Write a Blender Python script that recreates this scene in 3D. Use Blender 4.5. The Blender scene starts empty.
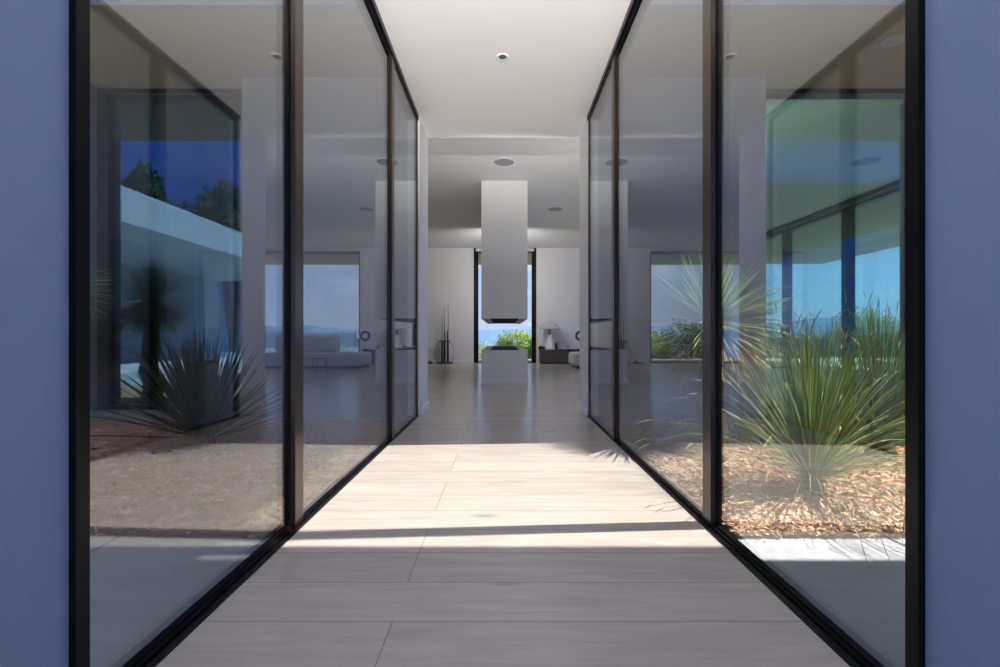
import bpy, bmesh, math, random
from mathutils import Vector, Matrix, noise

# ------------------------------------------------------------------ scene
scene = bpy.context.scene
COL = scene.collection
F = 450.0
EYE = 0.8
FILL_LIVING = 46.0
FILL_BACK = 44.0
FILL_CORRIDOR = 720.0

# ------------------------------------------------------------------ materials
def new_mat(name):
    m = bpy.data.materials.new(name)
    m.use_nodes = True
    nt = m.node_tree
    nt.nodes.clear()
    out = nt.nodes.new('ShaderNodeOutputMaterial')
    return m, nt, out

def N(nt, kind, **kw):
    n = nt.nodes.new(kind)
    for k, v in kw.items():
        setattr(n, k, v)
    return n

def pmat(name, col, rough=0.6, metal=0.0, var=0.06, scale=8.0, spec=0.5, bump=0.0, col2=None, stretch=None,
         transl=0.0):
    """Principled surface whose colour drifts a little with a noise texture."""
    m, nt, out = new_mat(name)
    b = N(nt, 'ShaderNodeBsdfPrincipled')
    tc = N(nt, 'ShaderNodeTexCoord')
    mp = N(nt, 'ShaderNodeMapping')
    if stretch:
        mp.inputs['Scale'].default_value = stretch
    nt.links.new(tc.outputs['Object'], mp.inputs['Vector'])
    nz = N(nt, 'ShaderNodeTexNoise')
    nz.inputs['Scale'].default_value = scale
    nz.inputs['Detail'].default_value = 4
    nt.links.new(mp.outputs['Vector'], nz.inputs['Vector'])
    r = N(nt, 'ShaderNodeValToRGB')
    c2 = col2 or tuple(min(1, c * (1 + var)) for c in col)
    c1 = col if col2 else tuple(c * (1 - var) for c in col)
    r.color_ramp.elements[0].position = 0.3
    r.color_ramp.elements[1].position = 0.7
    r.color_ramp.elements[0].color = (*c1, 1)
    r.color_ramp.elements[1].color = (*c2, 1)
    nt.links.new(nz.outputs['Fac'], r.inputs['Fac'])
    nt.links.new(r.outputs['Color'], b.inputs['Base Color'])
    b.inputs['Roughness'].default_value = rough
    b.inputs['Metallic'].default_value = metal
    b.inputs['Specular IOR Level'].default_value = spec
    if bump:
        bp = N(nt, 'ShaderNodeBump')
        bp.inputs['Strength'].default_value = bump
        bp.inputs['Distance'].default_value = 0.01
        nt.links.new(nz.outputs['Fac'], bp.inputs['Height'])
        nt.links.new(bp.outputs['Normal'], b.inputs['Normal'])
    sh = b.outputs['BSDF']
    if transl:
        t = N(nt, 'ShaderNodeBsdfTranslucent')
        nt.links.new(r.outputs['Color'], t.inputs['Color'])
        mx = N(nt, 'ShaderNodeMixShader')
        mx.inputs['Fac'].default_value = transl
        nt.links.new(sh, mx.inputs[1])
        nt.links.new(t.outputs['BSDF'], mx.inputs[2])
        sh = mx.outputs['Shader']
    nt.links.new(sh, out.inputs['Surface'])
    return m

def glass_mat(name, tint, ior=1.9, gloss_tint=(1, 1, 1)):
    """Flat architectural glass: tinted see-through plus a Fresnel mirror on each face."""
    m, nt, out = new_mat(name)
    geo = N(nt, 'ShaderNodeNewGeometry')
    mr = N(nt, 'ShaderNodeMapRange')
    mr.inputs['To Min'].default_value = ior
    mr.inputs['To Max'].default_value = 1.0 / ior
    nt.links.new(geo.outputs['Backfacing'], mr.inputs['Value'])
    fr = N(nt, 'ShaderNodeFresnel')
    nt.links.new(mr.outputs['Result'], fr.inputs['IOR'])
    tr = N(nt, 'ShaderNodeBsdfTransparent')
    tr.inputs['Color'].default_value = (*tint, 1)
    gl = N(nt, 'ShaderNodeBsdfGlossy')
    gl.inputs['Roughness'].default_value = 0.0
    gl.inputs['Color'].default_value = (*gloss_tint, 1)
    mx = N(nt, 'ShaderNodeMixShader')
    nt.links.new(fr.outputs['Fac'], mx.inputs['Fac'])
    nt.links.new(tr.outputs['BSDF'], mx.inputs[1])
    nt.links.new(gl.outputs['BSDF'], mx.inputs[2])
    nt.links.new(mx.outputs['Shader'], out.inputs['Surface'])
    return m

def oak_mat():
    m, nt, out = new_mat('limed_oak_planks')
    L = nt.links.new
    b = N(nt, 'ShaderNodeBsdfPrincipled')
    tc = N(nt, 'ShaderNodeTexCoord')
    mp = N(nt, 'ShaderNodeMapping')
    mp.inputs['Location'].default_value = (0.31, -0.062, 0)
    L(tc.outputs['Object'], mp.inputs['Vector'])
    br = N(nt, 'ShaderNodeTexBrick')
    br.offset = 0.37
    br.offset_frequency = 3
    br.inputs['Scale'].default_value = 1.0
    br.inputs['Brick Width'].default_value = 1.9
    br.inputs['Row Height'].default_value = 0.2
    br.inputs['Mortar Size'].default_value = 0.0016
    br.inputs['Mortar Smooth'].default_value = 0.3
    br.inputs['Bias'].default_value = 0.0
    br.inputs['Color1'].default_value = (0.0, 0.0, 0.0, 1)
    br.inputs['Color2'].default_value = (1, 1, 1, 1)
    br.inputs['Mortar'].default_value = (0.5, 0.5, 0.5, 1)
    L(mp.outputs['Vector'], br.inputs['Vector'])
    # per-plank shift of the grain
    sep = N(nt, 'ShaderNodeVectorMath', operation='SCALE')
    sep.inputs['Scale'].default_value = 7.0
    L(br.outputs['Color'], sep.inputs[0])
    add = N(nt, 'ShaderNodeVectorMath', operation='ADD')
    L(mp.outputs['Vector'], add.inputs[0])
    L(sep.outputs['Vector'], add.inputs[1])
    ms = N(nt, 'ShaderNodeMapping')
    ms.inputs['Scale'].default_value = (1.2, 11.0, 1)
    L(add.outputs['Vector'], ms.inputs['Vector'])
    grain = N(nt, 'ShaderNodeTexNoise')
    grain.inputs['Scale'].default_value = 2.2
    grain.inputs['Detail'].default_value = 6
    grain.inputs['Roughness'].default_value = 0.6
    grain.inputs['Distortion'].default_value = 0.8
    L(ms.outputs['Vector'], grain.inputs['Vector'])
    ramp = N(nt, 'ShaderNodeValToRGB')
    ramp.color_ramp.elements[0].position = 0.3
    ramp.color_ramp.elements[1].position = 0.68
    ramp.color_ramp.elements[0].color = (0.52, 0.45, 0.385, 1)
    ramp.color_ramp.elements[1].color = (0.63, 0.565, 0.50, 1)
    L(grain.outputs['Fac'], ramp.inputs['Fac'])
    # plank to plank tone
    tone = N(nt, 'ShaderNodeMix', data_type='RGBA', blend_type='MULTIPLY')
    tone.inputs['Factor'].default_value = 1.0
    tr = N(nt, 'ShaderNodeValToRGB')
    tr.color_ramp.elements[0].color = (0.92, 0.91, 0.90, 1)
    tr.color_ramp.elements[1].color = (1.0, 1.0, 1.0, 1)
    L(br.outputs['Color'], tr.inputs['Fac'])
    L(ramp.outputs['Color'], tone.inputs['A'])
    L(tr.outputs['Color'], tone.inputs['B'])
    # knots
    mk = N(nt, 'ShaderNodeMapping')
    mk.inputs['Scale'].default_value = (1.0, 3.2, 1)
    L(add.outputs['Vector'], mk.inputs['Vector'])
    vor = N(nt, 'ShaderNodeTexVoronoi')
    vor.inputs['Scale'].default_value = 1.15
    L(mk.outputs['Vector'], vor.inputs['Vector'])
    kr = N(nt, 'ShaderNodeValToRGB')
    kr.color_ramp.elements[0].position = 0.015
    kr.color_ramp.elements[1].position = 0.11
    kr.color_ramp.elements[0].color = (0.42, 0.40, 0.42, 1)
    kr.color_ramp.elements[1].color = (1, 1, 1, 1)
    L(vor.outputs['Distance'], kr.inputs['Fac'])
    kmul = N(nt, 'ShaderNodeMix', data_type='RGBA', blend_type='MULTIPLY')
    kmul.inputs['Factor'].default_value = 0.95
    L(tone.outputs['Result'], kmul.inputs['A'])
    L(kr.outputs['Color'], kmul.inputs['B'])
    # joints
    jm = N(nt, 'ShaderNodeMix', data_type='RGBA', blend_type='MIX')
    jm.inputs['B'].default_value = (0.20, 0.16, 0.12, 1)
    fm = N(nt, 'ShaderNodeMath', operation='MULTIPLY')
    fm.inputs[1].default_value = 0.75
    L(br.outputs['Fac'], fm.inputs[0])
    L(fm.outputs['Value'], jm.inputs['Factor'])
    L(kmul.outputs['Result'], jm.inputs['A'])
    L(jm.outputs['Result'], b.inputs['Base Color'])
    b.inputs['Roughness'].default_value = 0.22
    b.inputs['Specular IOR Level'].default_value = 0.7
    bp = N(nt, 'ShaderNodeBump')
    bp.inputs['Strength'].default_value = 0.12
    bp.inputs['Distance'].default_value = 0.002
    L(grain.outputs['Fac'], bp.inputs['Height'])
    L(bp.outputs['Normal'], b.inputs['Normal'])
    L(b.outputs['BSDF'], out.inputs['Surface'])
    return m

M = {
    'oak': oak_mat(),
    'plaster': pmat('white_plaster', (0.80, 0.78, 0.76), 0.75, var=0.015, scale=3, spec=0.25),
    'plaster_out': pmat('shade_olive_render', (0.31, 0.30, 0.235), 0.85, var=0.02, scale=14, spec=0.2, bump=0.08),  # shade and olive bounce from the mulch put into the render colour
    'wall_out': pmat('shade_blue_render', (0.30, 0.31, 0.335), 0.85, var=0.02, scale=14, spec=0.2, bump=0.08),  # same render, darkened and blued with sky-lit shade in its colour
    'olive': pmat('olive_grey_render', (0.58, 0.62, 0.62), 0.85, var=0.05, scale=5, spec=0.2),
    'fascia': pmat('white_fascia', (0.80, 0.80, 0.80), 0.8, var=0.02, scale=5, spec=0.2),
    'entry': pmat('shade_blue_plaster', (0.28, 0.355, 0.55), 0.8, var=0.02, scale=3, spec=0.2),  # blue of sky-lit shade put into the near wall colour
    'ceil': pmat('white_ceiling_paint', (0.82, 0.80, 0.78), 0.85, var=0.01, scale=3, spec=0.2),
    'black': pmat('black_bronze_aluminium', (0.006, 0.0055, 0.006), 0.35, metal=0.0, var=0.2, scale=30, spec=0.22),
    'bronze': pmat('bronze_anodised_aluminium', (0.085, 0.062, 0.048), 0.3, metal=0.75, var=0.1, scale=20),
    'glass': glass_mat('corridor_glass', (0.735, 0.765, 0.765), 2.12, (0.96, 0.98, 1.0)),
    'glass_green': glass_mat('green_tinted_glass', (0.80, 1.0, 0.92), 1.5, (0.7, 0.95, 1.0)),
    'glass_dark': glass_mat('dim_room_glass', (0.28, 0.46, 0.46), 2.4, (0.46, 0.76, 1.0)),  # dark tint stands in for the dim room behind, mirror tinted sky blue
    'glass_clear': glass_mat('clear_glass', (0.97, 0.98, 0.98), 1.5),
    'concrete': pmat('pale_paving_concrete', (0.485, 0.495, 0.50), 0.7, var=0.07, scale=6, bump=0.05),
    'terrace': pmat('terrace_paving', (0.30, 0.30, 0.27), 0.7, var=0.05, scale=3),
    'mulch': pmat('bark_mulch', (0.34, 0.165, 0.085), 0.9, var=0.4, scale=60, bump=0.9, col2=(0.76, 0.43, 0.245)),
    'soil': pmat('dry_hillside', (0.16, 0.17, 0.07), 0.95, var=0.4, scale=0.4, col2=(0.22, 0.2, 0.1)),
    'dim_wall': pmat('dim_room_wall', (0.035, 0.035, 0.035), 0.6, var=0.2, scale=4),  # wall coloured dark so the room behind the left window looks dim
    'side': pmat('taupe_lacquer', (0.085, 0.068, 0.065), 0.45, var=0.05, scale=5),
    'sofa': pmat('pale_grey_fabric', (0.60, 0.60, 0.62), 0.95, var=0.05, scale=60, bump=0.2),
    'white_gloss': pmat('white_lacquer', (0.82, 0.82, 0.83), 0.3, var=0.01, scale=5),
    'firebox': pmat('soot_black_steel', (0.006, 0.006, 0.006), 0.8, var=0.2, scale=12, spec=0.1),
    'walnut': pmat('walnut_wood', (0.12, 0.055, 0.03), 0.45, var=0.25, scale=10, stretch=(1, 1, 0.1)),
    'maple': pmat('maple_shaft', (0.42, 0.26, 0.14), 0.4, var=0.1, scale=10),
    'blk': pmat('black_plastic', (0.015, 0.014, 0.016), 0.4, var=0.2, scale=10),
    'brass': pmat('brushed_brass', (0.55, 0.38, 0.16), 0.35, metal=0.9, var=0.1, scale=20),
    'pink': pmat('rose_ceramic', (0.42, 0.27, 0.24), 0.5, var=0.05, scale=8),
    'grill': pmat('perforated_grey_grille', (0.36, 0.37, 0.39), 0.6, var=0.25, scale=160),
    'steel': pmat('satin_steel', (0.35, 0.36, 0.38), 0.35, metal=0.8, var=0.1, scale=20),
    'yucca': pmat('yucca_leaf', (0.30, 0.38, 0.17), 0.45, var=0.2, scale=7, col2=(0.20, 0.30, 0.11), transl=0.25),
    'yucca_lit': pmat('lit_yucca_leaf', (0.55, 0.66, 0.42), 0.45, var=0.2, scale=7, col2=(0.42, 0.54, 0.34), transl=0.3),  # lighter copy of the leaf, making up for the shade under the eaves
    'dasy': pmat('grass_tree_leaf', (0.11, 0.20, 0.025), 0.5, var=0.2, scale=6, col2=(0.25, 0.32, 0.07), transl=0.3),
    'dasy_dark': pmat('deep_green_leaf', (0.04, 0.10, 0.02), 0.5, var=0.2, scale=6, col2=(0.11, 0.19, 0.05), transl=0.25),
    'agave': pmat('blue_green_leaf', (0.02, 0.05, 0.02), 0.6, var=0.2, scale=6, spec=0.2, col2=(0.06, 0.085, 0.03), transl=0.1),
    'dry': pmat('dry_leaf', (0.48, 0.30, 0.10), 0.8, var=0.2, scale=12, col2=(0.66, 0.48, 0.20), transl=0.2),
    'drytip': pmat('straw_leaf_tip', (0.42, 0.30, 0.15), 0.8, var=0.2, scale=12),
    'trunk': pmat('fibrous_bark', (0.16, 0.11, 0.07), 0.95, var=0.4, scale=18, bump=0.8, stretch=(1, 1, 0.25)),
    'bush': pmat('bright_shrub_leaf', (0.16, 0.29, 0.02), 0.5, var=0.25, scale=3, col2=(0.29, 0.38, 0.05), transl=0.35),
    'bush_pale': pmat('pale_shrub_leaf', (0.20, 0.32, 0.09), 0.5, var=0.25, scale=3, col2=(0.32, 0.42, 0.16), transl=0.35),
    'bush_dark': pmat('dark_shrub_leaf', (0.035, 0.085, 0.035), 0.5, var=0.25, scale=3, col2=(0.07, 0.14, 0.06), transl=0.25),
    'hill1': pmat('hazy_near_hills', (0.035, 0.07, 0.11), 1.0, var=0.12, scale=0.012, spec=0.0),  # distance haze painted in as blue
    'hill2': pmat('hazy_blue_mountains', (0.072, 0.125, 0.21), 1.0, var=0.05, scale=0.004, spec=0.0),  # pale blue of the haze put into the mountain colour
    'sea': pmat('blue_sea_water', (0.05, 0.098, 0.20), 0.6, var=0.05, scale=0.01, spec=0.05),
}

# ------------------------------------------------------------------ mesh helpers
def BM():
    return bmesh.new()

def add_box(bm, lo, hi, bevel=0.0, seg=2, taper=None):
    r = bmesh.ops.create_cube(bm, size=1.0)
    vs = r['verts']
    c = [(a + b) / 2 for a, b in zip(lo, hi)]
    s = [abs(b - a) for a, b in zip(lo, hi)]
    for v in vs:
        v.co = Vector((c[0] + v.co.x * s[0], c[1] + v.co.y * s[1], c[2] + v.co.z * s[2]))
    if bevel:
        es = list({e for v in vs for e in v.link_edges})
        bmesh.ops.bevel(bm, geom=es, offset=bevel, segments=seg, affect='EDGES', profile=0.5)
    return vs

def add_lathe(bm, prof, n=32, origin=(0, 0, 0)):
    """prof: list of (radius, z), bottom to top or any order, revolved about z."""
    rings = []
    for r, z in prof:
        if r < 1e-6:
            rings.append([bm.verts.new((origin[0], origin[1], origin[2] + z))])
        else:
            rings.append([bm.verts.new((origin[0] + r * math.cos(2 * math.pi * k / n),
                                        origin[1] + r * math.sin(2 * math.pi * k / n),
                                        origin[2] + z)) for k in range(n)])
    for a, b in zip(rings, rings[1:]):
        for k in range(n):
            k2 = (k + 1) % n
            if len(a) == 1 and len(b) == 1:
                continue
            if len(a) == 1:
                bm.faces.new((a[0], b[k2], b[k]))
            elif len(b) == 1:
                bm.faces.new((a[k], a[k2], b[0]))
            else:
                bm.faces.new((a[k], a[k2], b[k2], b[k]))

def add_tube(bm, pts, rad, n=8, caps=True):
    pts = [Vector(p) for p in pts]
    rads = rad if isinstance(rad, (list, tuple)) else [rad] * len(pts)
    rings = []
    up = Vector((0, 0, 1))
    prev = None
    for i, p in enumerate(pts):
        d = (pts[min(i + 1, len(pts) - 1)] - pts[max(i - 1, 0)]).normalized()
        if prev is None:
            ref = up if abs(d.z) < 0.9 else Vector((1, 0, 0))
            a = d.cross(ref).normalized()
        else:
            a = (prev - d * prev.dot(d)).normalized()
        prev = a
        b = d.cross(a)
        rings.append([bm.verts.new(p + (a * math.cos(2 * math.pi * k / n) + b * math.sin(2 * math.pi * k / n)) * rads[i])
                      for k in range(n)])
    for a, b in zip(rings, rings[1:]):
        for k in range(n):
            bm.faces.new((a[k], a[(k + 1) % n], b[(k + 1) % n], b[k]))
    if caps:
        bm.faces.new(list(reversed(rings[0])))
        bm.faces.new(rings[-1])

def obj(name, bm, mat, parent=None, smooth=False, origin=None):
    """Link the bmesh as ONE mesh object; coordinates are the parent's, or world with an origin set at the base."""
    bmesh.ops.recalc_face_normals(bm, faces=bm.faces[:])
    if parent is None:
        if origin is None:
            xs = [v.co for v in bm.verts]
            origin = (sum(v.x for v in xs) / len(xs), sum(v.y for v in xs) / len(xs), min(v.z for v in xs))
        bmesh.ops.translate(bm, verts=bm.verts[:], vec=-Vector(origin))
    me = bpy.data.meshes.new(name)
    bm.to_mesh(me)
    bm.free()
    if smooth:
        for p in me.polygons:
            p.use_smooth = True
    o = bpy.data.objects.new(name, me)
    me.materials.append(M[mat] if isinstance(mat, str) else mat)
    COL.objects.link(o)
    if parent is None:
        o.location = origin
    else:
        o.parent = parent
    return o

def thing(name, label, cat, loc=(0, 0, 0), rotz=0.0, group=None):
    o = bpy.data.objects.new(name, None)
    o.empty_display_size = 0.1
    COL.objects.link(o)
    o.location = loc
    o.rotation_euler = (0, 0, rotz)
    o['label'] = label
    o['category'] = cat
    if group:
        o['group'] = group
    return o

def tag(o, label, cat, group=None, kind=None):
    o['label'] = label
    o['category'] = cat
    if group:
        o['group'] = group
    if kind:
        o['kind'] = kind
    return o

def box_obj(name, lo, hi, mat, parent=None, bevel=0.0):
    bm = BM()
    add_box(bm, lo, hi, bevel)
    return obj(name, bm, mat, parent)

def struct(name, boxes, mat, label=None, cat=None):
    bm = BM()
    for lo, hi in boxes:
        add_box(bm, lo, hi)
    o = obj(name, bm, mat, origin=(0, 0, 0))
    o['kind'] = 'structure'
    if label:
        o['label'] = label
        o['category'] = cat or name.split('_')[0]
    return o

def struct_empty(name, label, cat):
    o = bpy.data.objects.new(name, None)
    COL.objects.link(o)
    o['kind'] = 'structure'
    o['label'] = label
    o['category'] = cat
    return o

# ------------------------------------------------------------------ dimensions (x right, y away from the lens, z up)
XG = 0.84          # inner edge of the glazing tracks
HC = 3.0           # corridor ceiling
YF0, YF1 = 4.5, 4.99   # front wall of the living room
HL = 3.42          # living room ceiling
HS = 3.39          # soffit outside
YB = 13.4          # back wall
XR = 6.8           # glazed right side
XL = -6.8
YSOF = 3.52        # edge of the eaves above the courtyards
YNEAR = 0.918   # left; right below
YNR = 0.943       # where the near plaster walls end

# ------------------------------------------------------------------ floor
bm = BM()
add_box(bm, (-XG, -1.2, -0.12), (XG, YF1, 0))
add_box(bm, (XL, YF1, -0.12), (XR, YB + 0.1, 0))
fl = obj('floor', bm, 'oak', origin=(0, 0, 0))
tag(fl, 'limed oak plank floor running from the glass corridor into the living room', 'floor', kind='structure')

# ------------------------------------------------------------------ near walls
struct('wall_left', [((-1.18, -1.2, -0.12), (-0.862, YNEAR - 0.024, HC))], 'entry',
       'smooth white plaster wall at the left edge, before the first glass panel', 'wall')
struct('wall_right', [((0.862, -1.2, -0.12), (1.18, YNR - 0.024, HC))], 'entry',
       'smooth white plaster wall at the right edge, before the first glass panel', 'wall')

# ------------------------------------------------------------------ front wall of the living room, with tall slots
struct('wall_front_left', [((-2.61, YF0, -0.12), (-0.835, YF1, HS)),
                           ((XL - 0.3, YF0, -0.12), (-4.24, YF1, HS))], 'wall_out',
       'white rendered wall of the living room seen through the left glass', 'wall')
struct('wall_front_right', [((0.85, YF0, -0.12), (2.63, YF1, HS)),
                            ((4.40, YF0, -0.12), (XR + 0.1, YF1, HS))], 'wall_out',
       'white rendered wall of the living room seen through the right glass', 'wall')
bm = BM()
add_box(bm, (-0.95, -1.2, HC), (0.95, YF1, HC + 0.45))
o = obj('ceiling', bm, 'ceil', origin=(0, 0, 0))
tag(o, 'white plain ceiling of the corridor between the glass walls', 'ceiling', kind='structure')
# living room roof slab with the eaves to both sides of the corridor and the terrace overhang
bm = BM()
add_box(bm, (XL - 0.3, YF1, HL), (XR, 13.8, HL + 0.5))
o = obj('ceiling_living', bm, 'ceil', origin=(0, 0, 0))
tag(o, 'white ceiling of the living room beyond the corridor', 'ceiling', kind='structure')
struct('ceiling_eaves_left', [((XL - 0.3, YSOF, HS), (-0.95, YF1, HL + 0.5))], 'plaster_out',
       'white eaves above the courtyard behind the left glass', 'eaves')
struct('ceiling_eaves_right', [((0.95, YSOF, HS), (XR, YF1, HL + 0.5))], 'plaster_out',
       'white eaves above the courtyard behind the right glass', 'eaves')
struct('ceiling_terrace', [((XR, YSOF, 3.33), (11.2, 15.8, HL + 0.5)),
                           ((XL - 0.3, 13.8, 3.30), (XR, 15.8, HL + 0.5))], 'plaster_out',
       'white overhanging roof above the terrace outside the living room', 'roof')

struct('trim_1', [((-0.84, YF0 + 0.001, 0), (-0.834, YF1, HC)), ((-0.95, YF0 - 0.003, 0), (-0.834, YF0 + 0.001, HC))], 'plaster',
       'white plastered left side of the wide opening', 'jamb')
struct('trim_2', [((0.849, YF0 + 0.001, 0), (0.855, YF1, HC)), ((0.849, YF0 - 0.003, 0), (0.95, YF0 + 0.001, HC))], 'plaster',
       'white plastered right side of the wide opening', 'jamb')
# jamb baseboards in the wide opening
struct('baseboard_left', [((-0.835, YF0 + 0.06, 0), (-0.815, YF1, 0.075))], 'white_gloss',
       'short white baseboard on the left side of the wide opening', 'baseboard')
struct('baseboard_right', [((0.83, YF0 + 0.06, 0), (0.85, YF1, 0.075))], 'white_gloss',
       'short white baseboard on the right side of the wide opening', 'baseboard')

# ------------------------------------------------------------------ back wall
W5 = (-0.87, 0.99)
W6 = (2.52, 5.6)
W7 = (-5.6, -2.64)
def back_wall(x0, x1, name, label):
    struct(name, [((x0, YB, -0.12), (x1, YB + 0.35, HL))], 'plaster', label, 'wall')
back_wall(W7[1], W5[0], 'wall_back_left', 'white back wall left of the tall slot window')
back_wall(W5[1], W6[0], 'wall_back_right', 'white back wall right of the tall slot window')
back_wall(XL, W7[0], 'wall_back_far_left', 'white end of the back wall in the far left corner')
back_wall(W6[1], XR, 'wall_back_far_right', 'white end of the back wall in the far right corner')
struct('wall_side', [((XL - 0.3, YF1, -0.12), (XL, YB + 0.35, HL))], 'dim_wall',
       'dim side wall of the living room beyond the left window', 'wall')
struct('baseboard_back', [((W7[1] + 0.02, YB - 0.02, 0), (W5[0] - 0.02, YB, 0.075)),
                          ((W5[1] + 0.02, YB - 0.02, 0), (W6[0] - 0.02, YB, 0.075))], 'white_gloss',
       'white baseboard along the back wall', 'baseboard')

# ------------------------------------------------------------------ windows
def frame_bm(x0, x1, y0, y1, z0, z1, w, top=None, bot=None):
    bm = BM()
    top = w if top is None else top
    bot = w if bot is None else bot
    add_box(bm, (x0, y0, z0), (x0 + w, y1, z1))
    add_box(bm, (x1 - w, y0, z0), (x1, y1, z1))
    add_box(bm, (x0 + w, y0, z1 - top), (x1 - w, y1, z1))
    add_box(bm, (x0 + w, y0, z0), (x1 - w, y1, z0 + bot))
    return bm

def back_window(name, x0, x1, label, w, mulls=()):
    t = struct_empty(name, label, 'window')
    bm = frame_bm(x0, x1, YB + 0.06, YB + 0.18, 0.0, HL - 0.09, w, 0.035, 0.03)
    obj('window_frame', bm, 'black', t)
    for mx in mulls:
        box_obj('mullion', (mx - 0.03, YB + 0.07, 0.03), (mx + 0.03, YB + 0.17, HL - 0.125), 'black', t)
    box_obj('glass_pane', (x0 + w, YB + 0.115, 0.03), (x1 - w, YB + 0.127, HL - 0.125), 'glass_clear', t)
    # white head recess and pale threshold
    box_obj('window_head', (x0, YB + 0.06, HL - 0.09), (x1, YB + 0.35, HL), 'plaster', t)
    box_obj('window_sill', (x0, YB + 0.18, -0.1), (x1, YB + 0.36, 0.025), 'concrete', t)
    return t
t5 = back_window('window_1', W5[0], W5[1], 'tall black framed slot window at the end of the room, behind the fireplace', 0.13)
bm = BM()
add_box(bm, (W5[0], YB - 0.004, 0.0), (W5[0] + 0.06, YB + 0.06, HL - 0.002))
add_box(bm, (W5[1] - 0.06, YB - 0.004, 0.0), (W5[1], YB + 0.06, HL - 0.002))
obj('reveal_lining', bm, 'black', t5)
back_window('window_2', W6[0], W6[1], 'wide full height back window behind the sofa', 0.05)
back_window('window_3', W7[0], W7[1], 'wide full height back window on the left of the living room', 0.05)

# recessed courtyard windows of the living room front wall
def front_window(name, x0, x1, label, w, gl):
    t = struct_empty(name, label, 'window')
    bm = frame_bm(x0, x1, 4.70, 4.82, 0.03, HS - 0.005, w, 0.05, 0.05)
    obj('window_frame', bm, 'black', t)
    box_obj('glass_pane', (x0 + w, 4.745, 0.08), (x1 - w, 4.765, HS - 0.055), gl, t)
    box_obj('window_sill', (x0, 4.45, -0.1), (x1, 4.99, 0.03), 'plaster_out', t)
    return t
front_window('window_4', -4.24, -2.61, 'tall black framed window in the courtyard wall behind the left glass', 0.11, 'glass_dark')
front_window('window_5', 2.63, 4.40, 'tall tinted window in the courtyard wall behind the right glass', 0.11, 'glass_green')
struct('lintel', [((-4.24, 4.84, HS - 0.10), (-2.61, YF1, HL)), ((2.63, 4.84, HS - 0.03), (4.40, YF1, HL))], 'plaster',
       'white band above the courtyard windows', 'lintel')

# glazed right side of the living room
t = struct_empty('window_6', 'long glass side of the living room with dark posts towards the terrace', 'window')
bm = BM()
add_box(bm, (XR - 0.02, YF1, 3.29), (XR + 0.12, YB, 3.345))
add_box(bm, (XR - 0.16, YF1, 3.345), (XR - 0.06, YB, 3.42))
obj('head_track', bm, 'black', t)
box_obj('bottom_track', (XR - 0.02, YF1, -0.02), (XR + 0.12, YB, 0.04), 'black', t)
for yy in (5.05, 7.02, 8.93, 10.85, 12.8):
    box_obj('post', (XR - 0.02, yy - 0.09, 0.04), (XR + 0.12, yy + 0.09, 3.29), 'black', t)
box_obj('glass_pane', (XR + 0.045, YF1 + 0.2, 0.04), (XR + 0.057, YB, 3.29), 'glass_clear', t)

# ------------------------------------------------------------------ the sliding glass walls of the corridor
def sliding_wall(s, name, side):
    YNEAR = YNR if s > 0 else globals()['YNEAR']
    t = struct_empty(name, 'tall black framed sliding glass wall along the %s side of the corridor' % side, 'window')
    def bx(bm, xa, xb, y0, y1, z0, z1):
        a, b = s * xa, s * xb
        add_box(bm, (min(a, b), y0, z0), (max(a, b), y1, z1))
    # threshold with two grooves, and the head
    bm = BM()
    bx(bm, XG, XG + 0.018, YNEAR - 0.02, YF0, -0.06, 0.006)
    bx(bm, XG + 0.018, XG + 0.032, YNEAR - 0.02, YF0, -0.06, -0.004)
    bx(bm, XG + 0.032, XG + 0.075, YNEAR - 0.02, YF0, -0.06, 0.006)
    obj('threshold_track', bm, 'black', t)
    bm = BM()
    bx(bm, XG, XG + 0.11, YNEAR - 0.02, YF0, HC - 0.045, HC)
    obj('head_track', bm, 'black', t)
    # near post
    bm = BM()
    bx(bm, XG + 0.008, XG + 0.125, YNEAR - 0.0245, YNEAR + 0.006, 0.0, HC - 0.045)
    obj('near_post', bm, 'black', t)
    # panels: (track centre, y0, y1)
    panels = [(0.897, YNEAR + 0.006, 1.94), (0.874, 1.872, 3.465), (0.860, 3.446, YF0 - 0.002)]
    for i, (xc, y0, y1) in enumerate(panels):
        p = bpy.data.objects.new('sliding_panel', None)
        COL.objects.link(p)
        p.parent = t
        st = 0.075
        hw = 0.0105
        z0, z1 = 0.006, HC - 0.045
        if i == 0:
            fin0, fin1 = 'black', 'black'
        else:
            fin0, fin1 = 'bronze', 'black'
        if i > 0:
            bm = BM(); bx(bm, xc - hw, xc + hw, y0, y0 + st, z0, z1); obj('stile', bm, fin0, p)
        bm = BM(); bx(bm, xc - hw, xc + hw, y1 - st, y1, z0, z1); obj('stile', bm, fin1, p)
        ya = y0 + (st if i else 0.0)
        bm = BM(); bx(bm, xc - hw, xc + hw, ya, y1 - st, z0, z0 + 0.008); obj('bottom_rail', bm, 'black', p)
        bm = BM(); bx(bm, xc - hw, xc + hw, ya, y1 - st, z1 - 0.03, z1); obj('top_rail', bm, 'black', p)
        bm = BM(); bx(bm, xc - 0.006, xc + 0.006, ya, y1 - st, z0 + 0.008, z1 - 0.03); obj('glass_pane', bm, 'glass', p)
    return t
sliding_wall(-1, 'window_7', 'left')
sliding_wall(1, 'window_8', 'right')

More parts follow.
